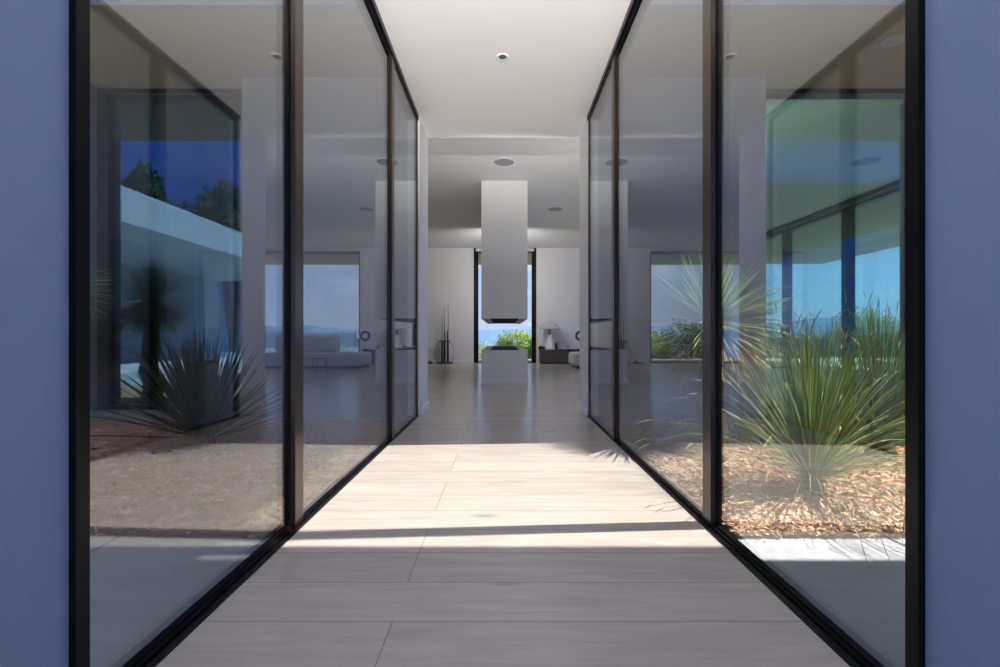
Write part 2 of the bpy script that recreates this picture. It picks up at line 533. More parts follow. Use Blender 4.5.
# ------------------------------------------------------------------ fireplace: hearth and hanging hood
def fireplace():
    x0, x1, y0, y1 = -0.365, 0.415, 7.6, 10.75
    cx = 0.025
    t = thing('fireplace_hearth', 'low white fireplace hearth block standing on the oak floor under the white hood', 'fireplace', (cx, y0 + 0.5, 0))
    q0, q1 = y0 - (y0 + 0.5), y1 - (y0 + 0.5)
    w = 0.39
    zt = 0.566
    # body with an open slot along the middle of its top
    bm = BM()
    add_box(bm, (-w, q0, 0.0), (w, q1, zt - 0.12))
    add_box(bm, (-w, q0, zt - 0.12), (-0.25, q1, zt))
    add_box(bm, (0.25, q0, zt - 0.12), (w, q1, zt))
    add_box(bm, (-0.25, q0, zt - 0.12), (0.25, q0 + 0.02, zt - 0.004))
    add_box(bm, (-0.25, q1 - 0.02, zt - 0.12), (0.25, q1, zt - 0.004))
    obj('body', bm, 'plaster', t)
    bm = BM()
    add_box(bm, (-0.249, q0 + 0.021, zt - 0.119), (0.249, q1 - 0.021, zt - 0.01))
    obj('fire_tray', bm, 'firebox', t)
    bm = BM()
    e = 0.014
    add_box(bm, (-w - e, q0 - e, 0), (w + e, q0, 0.07))
    add_box(bm, (-w - e, q1, 0), (w + e, q1 + e, 0.07))
    add_box(bm, (-w - e, q0, 0), (-w, q1, 0.07))
    add_box(bm, (w, q0, 0), (w + e, q1, 0.07))
    obj('plinth', bm, 'white_gloss', t)
    h = thing('fireplace_hood', 'white rectangular fireplace hood hanging from the living room ceiling above the hearth', 'fireplace', (cx, y0 + 0.5, HL))
    zb = EYE + 17.2 / F * 7.6 - HL
    bm = BM()
    add_box(bm, (-w, q0, zb + 0.25), (w, q1, 0))
    add_box(bm, (-w, q0, zb), (-0.255, q1, zb + 0.25))
    add_box(bm, (0.255, q0, zb), (w, q1, zb + 0.25))
    add_box(bm, (-0.255, q0, zb + 0.006), (0.255, q0 + 0.02, zb + 0.25))
    add_box(bm, (-0.255, q1 - 0.02, zb + 0.006), (0.255, q1, zb + 0.25))
    obj('chimney_casing', bm, 'plaster', h)
    bm = BM()
    add_box(bm, (-0.254, q0 + 0.021, zb + 0.012), (0.254, q1 - 0.021, zb + 0.249))
    obj('smoke_opening', bm, 'firebox', h)
fireplace()

# ------------------------------------------------------------------ ceiling fittings
def ceiling_speaker(x, y, z, r, label, rim='white_gloss'):
    t = thing('ceiling_speaker', label, 'speaker', (x, y, z), group='round ceiling speakers')
    bm = BM()
    add_lathe(bm, [(r * 0.93, -0.001), (r * 0.95, -0.008), (r, -0.006), (r, 0.0)], 40)
    obj('rim', bm, rim, t, True)
    bm = BM()
    add_lathe(bm, [(0, -0.005), (r * 0.93, -0.004), (r * 0.93, -0.0005), (0, -0.0005)], 40)
    obj('grille', bm, 'grill', t)
def pt(px, py, z):
    y = F * (z - EYE) / (336 - py)
    return (px - 503) / F * y, y
x, y = pt(504, 162, HL)
ceiling_speaker(x, y, HL, 0.16, 'round grey speaker grille in the ceiling just in front of the white hood')
x, y = pt(555, 209, HL)
ceiling_speaker(x, y, HL, 0.16, 'small round speaker grille in the ceiling to the right of the white hood')
x, y = pt(866, 161, HL)
ceiling_speaker(x, y, HL, 0.2, 'round speaker grille in the ceiling seen through the tinted right window')
x, y = pt(893, 40, HS)
ceiling_speaker(x, y, HS, 0.10, 'round speaker in the eaves behind the first right glass panel', 'plaster_out')

def downlight(x, y, z, r, label, rim='white_gloss'):
    t = thing('downlight', label, 'downlight', (x, y, z), group='recessed downlights')
    bm = BM()
    add_lathe(bm, [(r * 0.62, -0.002), (r * 0.9, -0.007), (r, -0.004), (r, 0.0)], 32)
    obj('trim_ring', bm, rim, t, True)
    bm = BM()
    add_lathe(bm, [(0, -0.003), (r * 0.62, -0.0025), (r * 0.62, -0.0005), (0, -0.0005)], 32)
    obj('lens', bm, 'steel', t)
x, y = pt(502.5, 57, HC)
downlight(x, y, HC, 0.048, 'small recessed downlight in the corridor ceiling')
x, y = pt(730.5, 54.5, HS)
downlight(x, y, HS, 0.05, 'small downlight in the eaves behind the right glass, near the dark post', 'steel')
downlight(-x, y, HS, 0.05, 'small downlight in the eaves behind the left glass, near the dark post', 'steel')
x, y = pt(806, 189, HL)
downlight(x, y, HL, 0.05, 'small downlight in the living room ceiling seen through the tinted right window')
x, y = pt(803, 257, 3.30)
downlight(x, y, 3.33, 0.06, 'small downlight under the terrace roof seen through the tinted right window')

# ------------------------------------------------------------------ cue rack
t = thing('cue_rack', 'brown wooden cue stand with bowed metal sides against the back wall', 'cue rack', (-1.70, 13.10, 0))
bm = BM()
add_lathe(bm, [(0, 0), (0.235, 0), (0.24, 0.015), (0.235, 0.035), (0.19, 0.045), (0, 0.05)], 40)
obj('base', bm, 'walnut', t, True)
bm = BM()
add_lathe(bm, [(0, 0.63), (0.16, 0.63), (0.168, 0.645), (0.16, 0.665), (0, 0.668)], 36)
obj('cue_plate', bm, 'walnut', t, True)
bm = BM()
add_lathe(bm, [(0, 0.05), (0.035, 0.05), (0.028, 0.3), (0.035, 0.63), (0, 0.63)], 20)
obj('column', bm, 'walnut', t, True)
for k in range(4):
    a = math.pi / 4 * 0.3 + k * math.pi / 2
    bm = BM()
    P = []
    for i in range(17):
        u = i / 16
        r = 0.14 + 0.115 * math.sin(math.pi * u) ** 0.8 + (0.05 * (1 - u))
        P.append((r * math.cos(a), r * math.sin(a), 0.04 + u * 0.6))
    add_tube(bm, P, 0.006, 8)
    obj('bowed_rod', bm, 'steel', t, True)
cues = [(-0.075, 0.02, 1.44, 'walnut', 'shortest pale cue with a thick brown butt, leftmost in the cue stand'),
        (-0.005, 0.05, 1.65, 'walnut', 'tall pale cue standing in the middle of the cue stand'),
        (0.10, 0.03, 1.72, 'blk', 'tallest pale cue with a dark butt on the right of the cue stand')]
for cx, cy, hh, bt, lab in cues:
    br = 0.034 if bt == 'walnut' and hh < 1.5 else 0.022
    c = thing('billiard_cue', lab, 'billiard cue', (-1.70 + cx, 13.10 + cy, 0.052), group='cues in the stand')
    bm = BM(); add_lathe(bm, [(0, 0), (br, 0), (br, 0.02), (br * 0.7, 0.62), (0, 0.62)], 12); obj('butt', bm, bt, c, True)
    bm = BM(); add_lathe(bm, [(0, 0.62), (0.0135, 0.62), (0.008, hh - 0.06), (0.007, hh - 0.05), (0, hh - 0.05)], 12); obj('shaft', bm, 'maple', c, True)
for cx, cy, hh, lab in ((0.015, -0.055, 0.92, 'short dark cue in front of the middle of the cue stand'),
                        (0.085, -0.05, 0.92, 'short dark cue on the front right of the cue stand')):
    c = thing('bridge_cue', lab, 'billiard cue', (-1.70 + cx, 13.10 + cy, 0.052), group='cues in the stand')
    bm = BM(); add_lathe(bm, [(0, 0), (0.02, 0), (0.019, 0.5), (0.014, hh - 0.05), (0, hh - 0.05)], 12); obj('shaft', bm, 'blk', c, True)
    bm = BM(); add_lathe(bm, [(0, hh - 0.05), (0.014, hh - 0.05), (0.012, hh), (0, hh + 0.002)], 12); obj('ferrule', bm, 'steel', c, True)
# low tray with two balls left of it
t = thing('wooden_tray', 'low dark wooden tray on the floor left of the cue stand', 'tray', (-2.17, 13.1, 0))
bm = BM()
add_box(bm, (-0.12, -0.1, 0), (0.12, 0.1, 0.018), 0.004)
obj('tray_bottom', bm, 'walnut', t)
bm = BM()
for lo, hi in (((-0.12, -0.1, 0.018), (0.12, -0.085, 0.045)), ((-0.12, 0.085, 0.018), (0.12, 0.1, 0.045)),
               ((-0.12, -0.085, 0.018), (-0.105, 0.085, 0.045)), ((0.105, -0.085, 0.018), (0.12, 0.085, 0.045))):
    add_box(bm, lo, hi)
obj('tray_rim', bm, 'walnut', t)
def ball(x, y, z, r, mat, label):
    bm = BM()
    bmesh.ops.create_uvsphere(bm, u_segments=24, v_segments=14, radius=r)
    bmesh.ops.translate(bm, verts=bm.verts[:], vec=(x, y, z + r))
    tag(obj('ball', bm, mat, smooth=True), label, 'ball', 'balls in the wooden tray')
ball(-2.12, 13.08, 0.018, 0.045, 'brass', 'yellowish ball in the tray near the cue stand')
ball(-2.225, 13.08, 0.018, 0.04, 'white_gloss', 'pale ball in the tray, the one farther from the cue stand')

# ------------------------------------------------------------------ sideboard and what stands on it
t = thing('sideboard', 'long low taupe sideboard on the floor right of the slot window', 'sideboard', (1.665, 13.07, 0))
bm = BM()
add_box(bm, (-0.60, -0.21, 0.03), (0.60, 0.24, 0.385), 0.004)
obj('body', bm, 'side', t)
bm = BM()
add_box(bm, (-0.615, -0.235, 0.385), (0.615, 0.25, 0.405), 0.003)
obj('top', bm, 'side', t)
bm = BM()
add_box(bm, (-0.57, -0.18, 0.0), (0.57, 0.2, 0.03))
obj('plinth', bm, 'blk', t)
for k in range(2):
    bm = BM()
    xa = -0.595 + k * 0.5975
    add_box(bm, (xa, -0.23, 0.04), (xa + 0.5925, -0.211, 0.378), 0.003)
    obj('drawer_front', bm, 'side', t)
ST = 0.405
# lamp
LX, LY = 1.354, 13.03
t = thing('table_lamp', 'white table lamp with flared base and scalloped dome shade on the sideboard', 'lamp', (LX, LY, ST))
bm = BM()
add_lathe(bm, [(0, 0), (0.165, 0), (0.167, 0.012), (0.135, 0.1), (0.10, 0.22), (0.07, 0.34), (0.052, 0.43), (0, 0.43)], 40)
obj('base', bm, 'white_gloss', t, True)
bm = BM()
add_lathe(bm, [(0, 0.43), (0.022, 0.43), (0.022, 0.60), (0.03, 0.62), (0, 0.625)], 20)
obj('stem', bm, 'steel', t, True)
bm = BM()
n = 64
rings = []
for i in range(15):
    u = i / 14
    ang = u * math.pi * 0.5
    ring = []
    for k in range(n):
        a = 2 * math.pi * k / n
        lob = 1 + 0.10 * u * abs(math.sin(a * 2)) ** 0.7
        r = (0.03 + 0.25 * math.sin(ang)) * lob
        z = 0.595 + 0.21 * math.cos(ang) - 0.02 * u * (1 - abs(math.sin(a * 2)))
        ring.append(bm.verts.new((r * math.cos(a), r * math.sin(a), z)))
    rings.append(ring)
for a, b in zip(rings, rings[1:]):
    for k in range(n):
        bm.faces.new((a[k], a[(k + 1) % n], b[(k + 1) % n], b[k]))
bm.faces.new(rings[0])
M['shade'] = pmat('opal_acrylic_shade', (0.80, 0.81, 0.84), 0.25, var=0.01, transl=0.45)
sh = obj('lamp_shade', bm, 'shade', t, True)
sd = sh.modifiers.new('thickness', 'SOLIDIFY')
sd.thickness = 0.006
# small dark things near the lamp
bm = BM()
for i, (dx, dz, r) in enumerate(((-0.05, 0.055, 0.055), (0.045, 0.05, 0.05), (0.0, 0.075, 0.045))):
    bb = bmesh.ops.create_icosphere(bm, subdivisions=3, radius=r)
    for v in bb['verts']:
        v.co *= 1 + 0.12 * noise.noise(v.co * 20 + Vector((i, 0, 0)))
        v.co += Vector((1.115 + dx, 12.92, ST + dz))
tag(obj('stone_sculpture', bm, 'blk', smooth=True), 'small rounded black sculpture at the left end of the sideboard', 'sculpture')
t = thing('bottle', 'slim black bottle standing behind the right side of the white lamp', 'bottle', (1.56, 13.17, ST))
bm = BM(); add_lathe(bm, [(0, 0), (0.04, 0), (0.042, 0.01), (0.042, 0.13), (0.018, 0.165), (0, 0.166)], 24); obj('body', bm, 'blk', t, True)
bm = BM(); add_lathe(bm, [(0, 0.166), (0.017, 0.166), (0.015, 0.20), (0.018, 0.21), (0, 0.212)], 16); obj('neck', bm, 'blk', t, True)
t = thing('dish', 'wide shallow white dish on the sideboard right of the lamp', 'dish', (1.86, 13.0, ST))
bm = BM(); add_lathe(bm, [(0, 0), (0.10, 0), (0.15, 0.012), (0.215, 0.04), (0.222, 0.042), (0.20, 0.022), (0.14, 0.01), (0, 0.008)], 40)
obj('bowl', bm, 'white_gloss', t, True)
bm = BM(); add_lathe(bm, [(0.205, 0.038), (0.215, 0.048), (0.225, 0.046), (0.222, 0.042), (0.205, 0.038)], 40); obj('rim', bm, 'white_gloss', t, True)
t = thing('cup', 'small rose coloured cup in the middle of the white dish', 'cup', (1.86, 13.0, ST + 0.009))
bm = BM(); add_lathe(bm, [(0, 0), (0.035, 0), (0.042, 0.02), (0.046, 0.12), (0.04, 0.12), (0.036, 0.02), (0, 0.012)], 28); obj('body', bm, 'pink', t, True)
bm = BM(); add_tube(bm, [(0.043, 0, 0.10), (0.07, 0, 0.095), (0.075, 0, 0.06), (0.065, 0, 0.035), (0.042, 0, 0.03)], 0.006, 8); obj('handle', bm, 'pink', t, True)
t = thing('ring_ornament', 'upright bronze ring ornament on a thin stem at the right of the sideboard', 'ornament', (2.235, 12.98, ST))
bm = BM(); add_lathe(bm, [(0, 0), (0.05, 0), (0.05, 0.01), (0.012, 0.018), (0, 0.018)], 24); obj('foot', bm, 'brass', t, True)
bm = BM(); add_tube(bm, [(0, 0, 0.018), (0, 0, 0.26)], 0.006, 10); obj('stem', bm, 'brass', t, True)
def ring_mesh(R, r, z, n=48, m=12):
    bm = BM()
    P = [(R * math.cos(2 * math.pi * k / n), 0, z + R * math.sin(2 * math.pi * k / n)) for k in range(n + 1)]
    add_tube(bm, P, r, m, False)
    return bm
obj('outer_ring', ring_mesh(0.135, 0.018, 0.40), 'walnut', t, True)
obj('inner_ring', ring_mesh(0.105, 0.016, 0.40), 'blk', t, True)
bm = BM()
add_box(bm, (2.13, 12.86, ST), (2.27, 12.95, ST + 0.028), 0.004)
tag(obj('book', bm, 'blk'), 'thin black book lying on the sideboard in front of the ring ornament', 'book')

# ------------------------------------------------------------------ sofa and side table
def sofa():
    t = thing('sofa', 'pale grey low sofa by the back window, its end showing right of the opening', 'sofa', (2.93, 11.45, 0))
    def cushion(lo, hi, b, name, mat='sofa', sub=3):
        bm = BM()
        add_box(bm, lo, hi, b, 4)
        return obj(name, bm, mat, t, True)
    cushion((-1.2, -0.5, 0.06), (1.25, 0.5, 0.385), 0.07, 'seat')
    cushion((-0.36, 0.17, 0.385), (1.2, 0.52, 0.80), 0.09, 'backrest')
    bm = BM()
    add_box(bm, (-1.12, -0.42, 0.0), (1.15, 0.42, 0.06))
    obj('plinth', bm, 'blk', t)
    bm = BM()
    add_box(bm, (-0.02, -0.46, 0.383), (0.0, 0.18, 0.389))
    obj('seam', bm, 'sofa', t)
sofa()
t = thing('side_table', 'small round dark side table with thin legs in front of the sofa', 'side table', (2.3, 9.85, 0))
bm = BM(); add_lathe(bm, [(0, 0.30), (0.215, 0.30), (0.22, 0.306), (0.22, 0.318), (0, 0.322)], 40); obj('tabletop', bm, 'side', t, True)
for k in range(3):
    a = 2 * math.pi * k / 3 + 0.4
    bm = BM(); add_tube(bm, [(0.15 * math.cos(a), 0.15 * math.sin(a), 0.30), (0.18 * math.cos(a), 0.18 * math.sin(a), 0)], 0.012, 10); obj('leg', bm, 'side', t, True)

# ------------------------------------------------------------------ ground outside
GZ = -0.05
bm = BM()
for s in (-1, 1):
    a, b = sorted((s * 0.96, s * 14.0))
    add_box(bm, (a, -14, GZ - 0.1), (b, 1.94, GZ))
add_box(bm, (-0.96, -14, GZ - 0.1), (0.96, -1.2, GZ))
o = obj('ground', bm, 'concrete', origin=(0, 0, 0))
tag(o, 'pale concrete paving along the courtyards', 'paving', kind='structure')
bm = BM()
for s in (-1, 1):
    for k in range(8):
        x0 = 1.62 + 1.1 * k
        a, b = sorted((s * x0, s * (x0 + 0.008)))
        add_box(bm, (a, -6, GZ - 0.01), (b, 1.94, GZ + 0.001))
o = obj('paving_joint', bm, 'trunk', origin=(0, 0, 0)); o['kind'] = 'structure'
bm = BM()
add_box(bm, (XR + 0.12, 1.94, -0.15), (15, 17.5, -0.02))
add_box(bm, (XL - 2, YB + 0.36, -0.15), (XR + 0.12, 15.9, -0.02))
o = obj('terrace', bm, 'terrace', origin=(0, 0, 0))
tag(o, 'pale stone terrace outside the living room', 'terrace', kind='structure')

def mulch_bed(s, name, label):
    bm = BM()
    nx, ny = 60, 40
    x0, x1, y0, y1 = 0.96, 6.9, 1.93, 4.5
    g = []
    for j in range(ny + 1):
        row = []
        for i in range(nx + 1):
            x = s * (x0 + (x1 - x0) * (i / nx) ** 1.6)
            y = y0 + (y1 - y0) * (j / ny) ** 1.2
            edge = min(1, (y - y0) / 0.12)
            z = GZ - 0.01 + 0.028 * edge + 0.012 * noise.noise(Vector((x * 3, y * 3, 1))) * edge
            row.append(bm.verts.new((x, y, z)))
        g.append(row)
    for j in range(ny):
        for i in range(nx):
            bm.faces.new((g[j][i], g[j][i + 1], g[j + 1][i + 1], g[j + 1][i]))
    o = obj(name, bm, 'mulch', origin=(0, 0, 0), smooth=True)
    return tag(o, label, 'mulch', kind='stuff')
mulch_bed(1, 'mulch', 'brown bark mulch bed behind the right glass')
mulch_bed(-1, 'mulch', 'brown bark mulch bed behind the left glass')
M['chipA'] = pmat('tan_wood_chip', (0.78, 0.53, 0.34), 0.85, var=0.2, scale=9, col2=(0.42, 0.22, 0.11))
def chips(s, seed, n, label):
    random.seed(seed)
    bm = BM()
    for k in range(n):
        u = random.random()
        y = 1.90 + 0.30 * random.random() ** 1.5 if u < 0.45 else 1.95 + 2.5 * random.random() ** 1.5
        x = s * (0.985 + 2.6 * random.random() ** 1.3)
        z = GZ + 0.012 + 0.02 * random.random() + (0.005 if y > 2.05 else 0)
        L, W, T = random.uniform(0.012, 0.034), random.uniform(0.006, 0.014), 0.003
        mt = Matrix.Translation((x, y, z)) @ Matrix.Rotation(random.uniform(0, 6.28), 4, 'Z') @ Matrix.Rotation(random.gauss(0, 0.4), 4, 'X') @ Matrix.Rotation(random.gauss(0, 0.4), 4, 'Y')
        cs = [bm.verts.new(mt @ Vector(p)) for p in ((-L, -W, 0), (L * 0.8, -W * 0.6, 0), (L, W * 0.7, 0), (-L * 0.7, W, 0))]
        top = [bm.verts.new(mt @ Vector((p[0] * .9, p[1] * .9, T))) for p in ((-L, -W), (L * 0.8, -W * 0.6), (L, W * 0.7), (-L * 0.7, W))]
        bm.faces.new(top)
        for a in range(4):
            bm.faces.new((cs[a], cs[(a + 1) % 4], top[(a + 1) % 4], top[a]))
    o = obj('wood_chips', bm, 'chipA', origin=(0, 0, 0))
    tag(o, label, 'wood chips', kind='stuff')
chips(1, 4, 9000, 'loose tan wood chips on the mulch behind the right glass')
chips(-1, 5, 7000, 'loose tan wood chips on the mulch behind the left glass')

# ------------------------------------------------------------------ plants
def blade(bm, p, d, L, w, droop, seg=6, twist=0.0, curl=0.0, flat=0.25, wtip=0.7):
    p = Vector(p); d = Vector(d).normalized()
    side = d.cross(Vector((0, 0, 1)))
    if side.length < 0.05:
        side = Vector((math.cos(twist), math.sin(twist), 0))
    side.normalize()
    prev = None
    st = L / seg
    for i in range(seg + 1):
        u = i / seg
        ww = w * min(1.0, 0.45 + 2.5 * u) * max(0.0, 1 - u ** 2.2) ** wtip
        nrm = side.cross(d).normalized()
        sd = (side * math.cos(twist * u) + nrm * math.sin(twist * u))
        nn = sd.cross(d).normalized()
        if i == seg:
            cur = [bm.verts.new(p)]
        else:
            cur = [bm.verts.new(p - sd * ww), bm.verts.new(p - nn * ww * flat), bm.verts.new(p + sd * ww)]
        if prev:
            if len(cur) == 3:
                bm.faces.new((prev[0], prev[1], cur[1], cur[0]))
                bm.faces.new((prev[1], prev[2], cur[2], cur[1]))
            else:
                bm.faces.new((prev[0], prev[1], cur[0]))
                bm.faces.new((prev[1], prev[2], cur[0]))
        prev = cur
        p = p + d * st
        d = (d + Vector((0, 0, -1)) * (droop * st * (0.4 + 1.6 * u + curl * u ** 4))).normalized()
        side = (side - d * side.dot(d)).normalized()

def yucca(loc, zc, r, seed, label, n=420, leafm='yucca'):
    random.seed(seed)
    t = thing('yucca', label, 'yucca', loc)
    c = Vector((0, 0, zc - loc[2]))
    bm = BM()
    for k in range(n):
        z = random.uniform(-0.55, 1.0)
        a = random.uniform(0, 2 * math.pi)
        h = math.sqrt(max(0, 1 - z * z))
        d = Vector((h * math.cos(a), h * math.sin(a), z))
        L = r * random.uniform(0.85, 1.08)
        blade(bm, c + d * 0.04, d, L * 0.97, random.uniform(0.006, 0.010), random.uniform(0.1, 0.5), 5, random.uniform(-.5, .5))
    obj('foliage', bm, leafm, t)
    bm = BM()
    for k in range(int(n * 0.7)):
        a = random.uniform(0, 2 * math.pi)
        z = random.uniform(-1.0, -0.35)
        h = math.sqrt(max(0, 1 - z * z))
        d = Vector((h * math.cos(a), h * math.sin(a), z))
        blade(bm, c + Vector((0.05 * math.cos(a), 0.05 * math.sin(a), -0.10 * random.random())), d,
              r * random.uniform(0.55, 0.9), random.uniform(0.006, 0.010), random.uniform(0.8, 2.2), 5, random.uniform(-1, 1))
    obj('dry_skirt', bm, 'dry', t)
    bm = BM()
    H = c.z
    add_tube(bm, [(0.02 * math.sin(i * 1.3), 0.015 * math.cos(i * 2.1), H * i / 9) for i in range(10)],
             [0.105 - 0.03 * (i / 9) + 0.008 * math.sin(i * 2.7) for i in range(10)], 18)
    obj('trunk', bm, 'trunk', t, True)
    return t

def grass_tree(loc, r, seed, label, n, mat, tips=True, w=(0.004, 0.0065), up=0.25, droop=(0.5, 1.1), hgt=1.0, name='grass_tree', thick=0.02, flat=0.25):
    random.seed(seed)
    t = thing(name, label, 'spiky plant', loc)
    bm = BM()
    tp = BM()
    for k in range(n):
        a = random.uniform(0, 2 * math.pi)
        el = math.radians(random.uniform(12, 88)) if random.random() > up else math.radians(random.uniform(60, 89))
        d = Vector((math.cos(a) * math.cos(el), math.sin(a) * math.cos(el), math.sin(el)))
        L = r * random.uniform(0.8, 1.12) * (1 + (hgt - 1) * math.sin(el))
        b = Vector((thick * 2 * math.cos(a) * random.random(), thick * 2 * math.sin(a) * random.random(), 0.04 + 0.05 * random.random()))
        dr = random.uniform(*droop) * (0.35 + 0.65 * math.cos(el))
        blade(bm, b, d, L, random.uniform(*w), dr, 7, random.uniform(-.8, .8), flat=flat, wtip=0.55)
        if tips and random.random() < 0.35:
            # dry curled tip at the leaf end: repeat the leaf's path
            p, dd, st = b.copy(), d.copy(), L / 7
            for i in range(7):
                p = p + dd * st
                dd = (dd + Vector((0, 0, -1)) * (dr * st * (0.4 + 1.6 * i / 7))).normalized()
            q = p - dd * 0.03
            q2 = (dd + Vector((random.gauss(0, .3), random.gauss(0, .3), 0))).normalized()
            blade(tp, q, q2, random.uniform(0.06, 0.14), 0.0028, random.uniform(4, 14), 5, 1.0)
    obj('foliage', bm, mat, t)
    if tips:
        obj('dry_foliage', tp, 'drytip', t)
    else:
        tp.free()
    bm = BM()
    add_lathe(bm, [(0, 0), (thick * 4.2, 0), (thick * 4.6, 0.03), (thick * 3.4, 0.09), (thick * 2, 0.13), (0, 0.14)], 20)
    obj('crown_base', bm, 'trunk', t, True)
    return t

GM = GZ + 0.015
yucca((1.60, 3.45, GM), 0.90, 0.60, 11, 'round headed yucca with a drooping dry skirt beside the dark post behind the right glass', 520)
yucca((-4.22, 4.1, GM), 1.22, 0.52, 12, 'round headed yucca in the shade outside the left window, at the left frame edge', 460, 'yucca_lit')
grass_tree((1.66, 2.42, GM), 0.86, 21, 'large fine leaved green tussock on the sunny mulch behind the first right glass panel', 540, 'dasy', hgt=0.97, up=0.25, thick=0.012, droop=(0.5, 1.5), w=(0.0026, 0.0042))
grass_tree((2.62, 3.12, GM), 0.85, 22, 'darker tussock with curled tips behind the large green one, at the right frame edge', 360, 'dasy_dark', hgt=1.12, up=0.6, w=(0.003, 0.0048))
grass_tree((-2.27, 3.42, GM), 0.76, 23, 'dark spiky agave like plant in the shade behind the first left glass panel', 170, 'agave', tips=False,
           w=(0.013, 0.019), droop=(0.02, 0.15), up=0.25, hgt=1.0, name='spiky_yucca', thick=0.016, flat=0.35)

def leaf_cloud(bm, c, rad, n, size, seed, lump=0.35):
    random.seed(seed)
    c = Vector(c)
    for k in range(n):
        z = random.uniform(-1, 1); a = random.uniform(0, 2 * math.pi)
        h = math.sqrt(1 - z * z)
        d = Vector((h * math.cos(a), h * math.sin(a), z))
        rr = (1 + lump * noise.noise(d * 2.3 + Vector((seed, 0, 0))) + 0.5 * lump * noise.noise(d * 6 + Vector((0, seed, 0))))
        rr *= random.uniform(0.55, 1.0) ** 0.5
        p = c + Vector((d.x * rad[0], d.y * rad[1], d.z * rad[2])) * rr
        u = Vector((random.gauss(0, 1), random.gauss(0, 1), random.gauss(0, 1))).normalized()
        v = u.cross(d)
        if v.length < 0.01:
            continue
        v.normalize()
        s = size * random.uniform(0.6, 1.3)
        w = s * 0.42
        nn = u.cross(v) * s * 0.15
        bm.faces.new([bm.verts.new(q) for q in (p - u * s, p - v * w + nn, p + u * s, p + v * w + nn)])

def shrub(name, loc, h, rad, mat, seed, label, n=3000, size=0.05, cat='shrub', group=None, stems=6):
    t = thing(name, label, cat, loc, group=group)
    bm = BM()
    leaf_cloud(bm, (0, 0, h - rad[2]), rad, n, size, seed)
    random.seed(seed + 100)
    for k in range(5):
        a = random.uniform(0, 6.28)
        leaf_cloud(bm, (rad[0] * 0.6 * math.cos(a), rad[1] * 0.6 * math.sin(a), h - rad[2] * random.uniform(0.6, 1.5)),
                   [q * 0.5 for q in rad], n // 6, size, seed + k)
    obj('foliage', bm, mat, t)
    bm = BM()
    for k in range(stems):
        a = random.uniform(0, 6.28); q = random.uniform(0.2, 0.7)
        add_tube(bm, [(0.03 * math.cos(a), 0.03 * math.sin(a), 0),
                      (rad[0] * q * 0.4 * math.cos(a), rad[1] * q * 0.4 * math.sin(a), (h - rad[2]) * 0.6),
                      (rad[0] * q * math.cos(a), rad[1] * q * math.sin(a), h - rad[2] * 0.7)],
                 [0.03 * h / 2, 0.02 * h / 2, 0.008 * h / 2], 7)
    obj('stems', bm, 'trunk', t)
    return t
YT = -0.6
shrub('shrub', (0.55, 18.6, YT), 1.68, (0.78, 0.7, 0.78), 'bush', 31, 'bright green bushy shrub in the middle of the slot window', 3600, 0.055)
shrub('shrub', (-0.95, 18.9, YT), 1.15, (0.85, 0.7, 0.62), 'bush_pale', 32, 'pale green shrub at the left of the slot window', 2600, 0.05)
shrub('shrub', (1.62, 17.9, YT), 1.52, (0.62, 0.6, 0.85), 'bush_dark', 33, 'dark green shrub at the right edge of the slot window', 2400, 0.045)
shrub('shrub', (3.3, 18.8, YT), 1.35, (1.1, 0.8, 0.7), 'bush', 34, 'green shrub outside the wide back window behind the sofa', 2600, 0.055)
shrub('shrub', (5.2, 18.6, YT), 1.0, (1.2, 0.8, 0.7), 'bush_pale', 35, 'low pale shrub outside the right end of the back window', 2200, 0.055)
shrub('shrub', (-3.7, 18.2, YT), 1.75, (1.3, 0.9, 1.0), 'bush', 36, 'tall green shrub outside the left back window', 3400, 0.06)
shrub('shrub', (-5.6, 18.0, YT), 2.0, (1.1, 0.9, 1.1), 'bush_dark', 37, 'dark shrub outside the far left back window', 2800, 0.06)
# tree and hedge beyond the terrace, seen through the tinted right window
shrub('round_tree', (16.3, 20.2, -1.2), 3.1, (1.35, 1.2, 1.35), 'bush', 38, 'round green tree beyond the terrace, behind the darker tussock', 4200, 0.085, 'tree')
shrub('round_tree', (18.8, 21.5, -1.6), 2.6, (1.5, 1.2, 1.2), 'bush_dark', 39, 'lower dark tree beyond the terrace at the right frame edge', 3200, 0.085, 'tree')
def hedge():
    t = thing('clipped_hedge', 'dark clipped hedge on the terrace edge seen through the tinted right window', 'hedge', (11.0, 16.9, -0.02))
    bm = BM()
    random.seed(77)
    for k in range(5200):
        f = random.choice((0, 1, 2))
        x, y, z = random.uniform(-1.9, 1.2), random.uniform(-0.35, 0.35), random.uniform(0.02, 0.82)
        if f == 0: y = -0.35
        elif f == 1: z = 0.82
        else: x = random.choice((-1.9, 1.2))
        p = Vector((x, y, z)) + Vector((random.gauss(0, .02), random.gauss(0, .02), random.gauss(0, .015)))
        u = Vector((random.gauss(0, 1), random.gauss(0, 1), random.gauss(0, 1))).normalized()
        v = u.orthogonal().normalized()
        s = random.uniform(0.03, 0.05)
        bm.faces.new([bm.verts.new(q) for q in (p - u * s, p - v * s * .45, p + u * s, p + v * s * .45)])
    obj('foliage', bm, 'bush_dark', t)
    bm = BM()
    add_box(bm, (-1.85, -0.31, 0.0), (1.15, 0.31, 0.78), 0.05)
    obj('inner_growth', bm, 'bush_dark', t)
hedge()

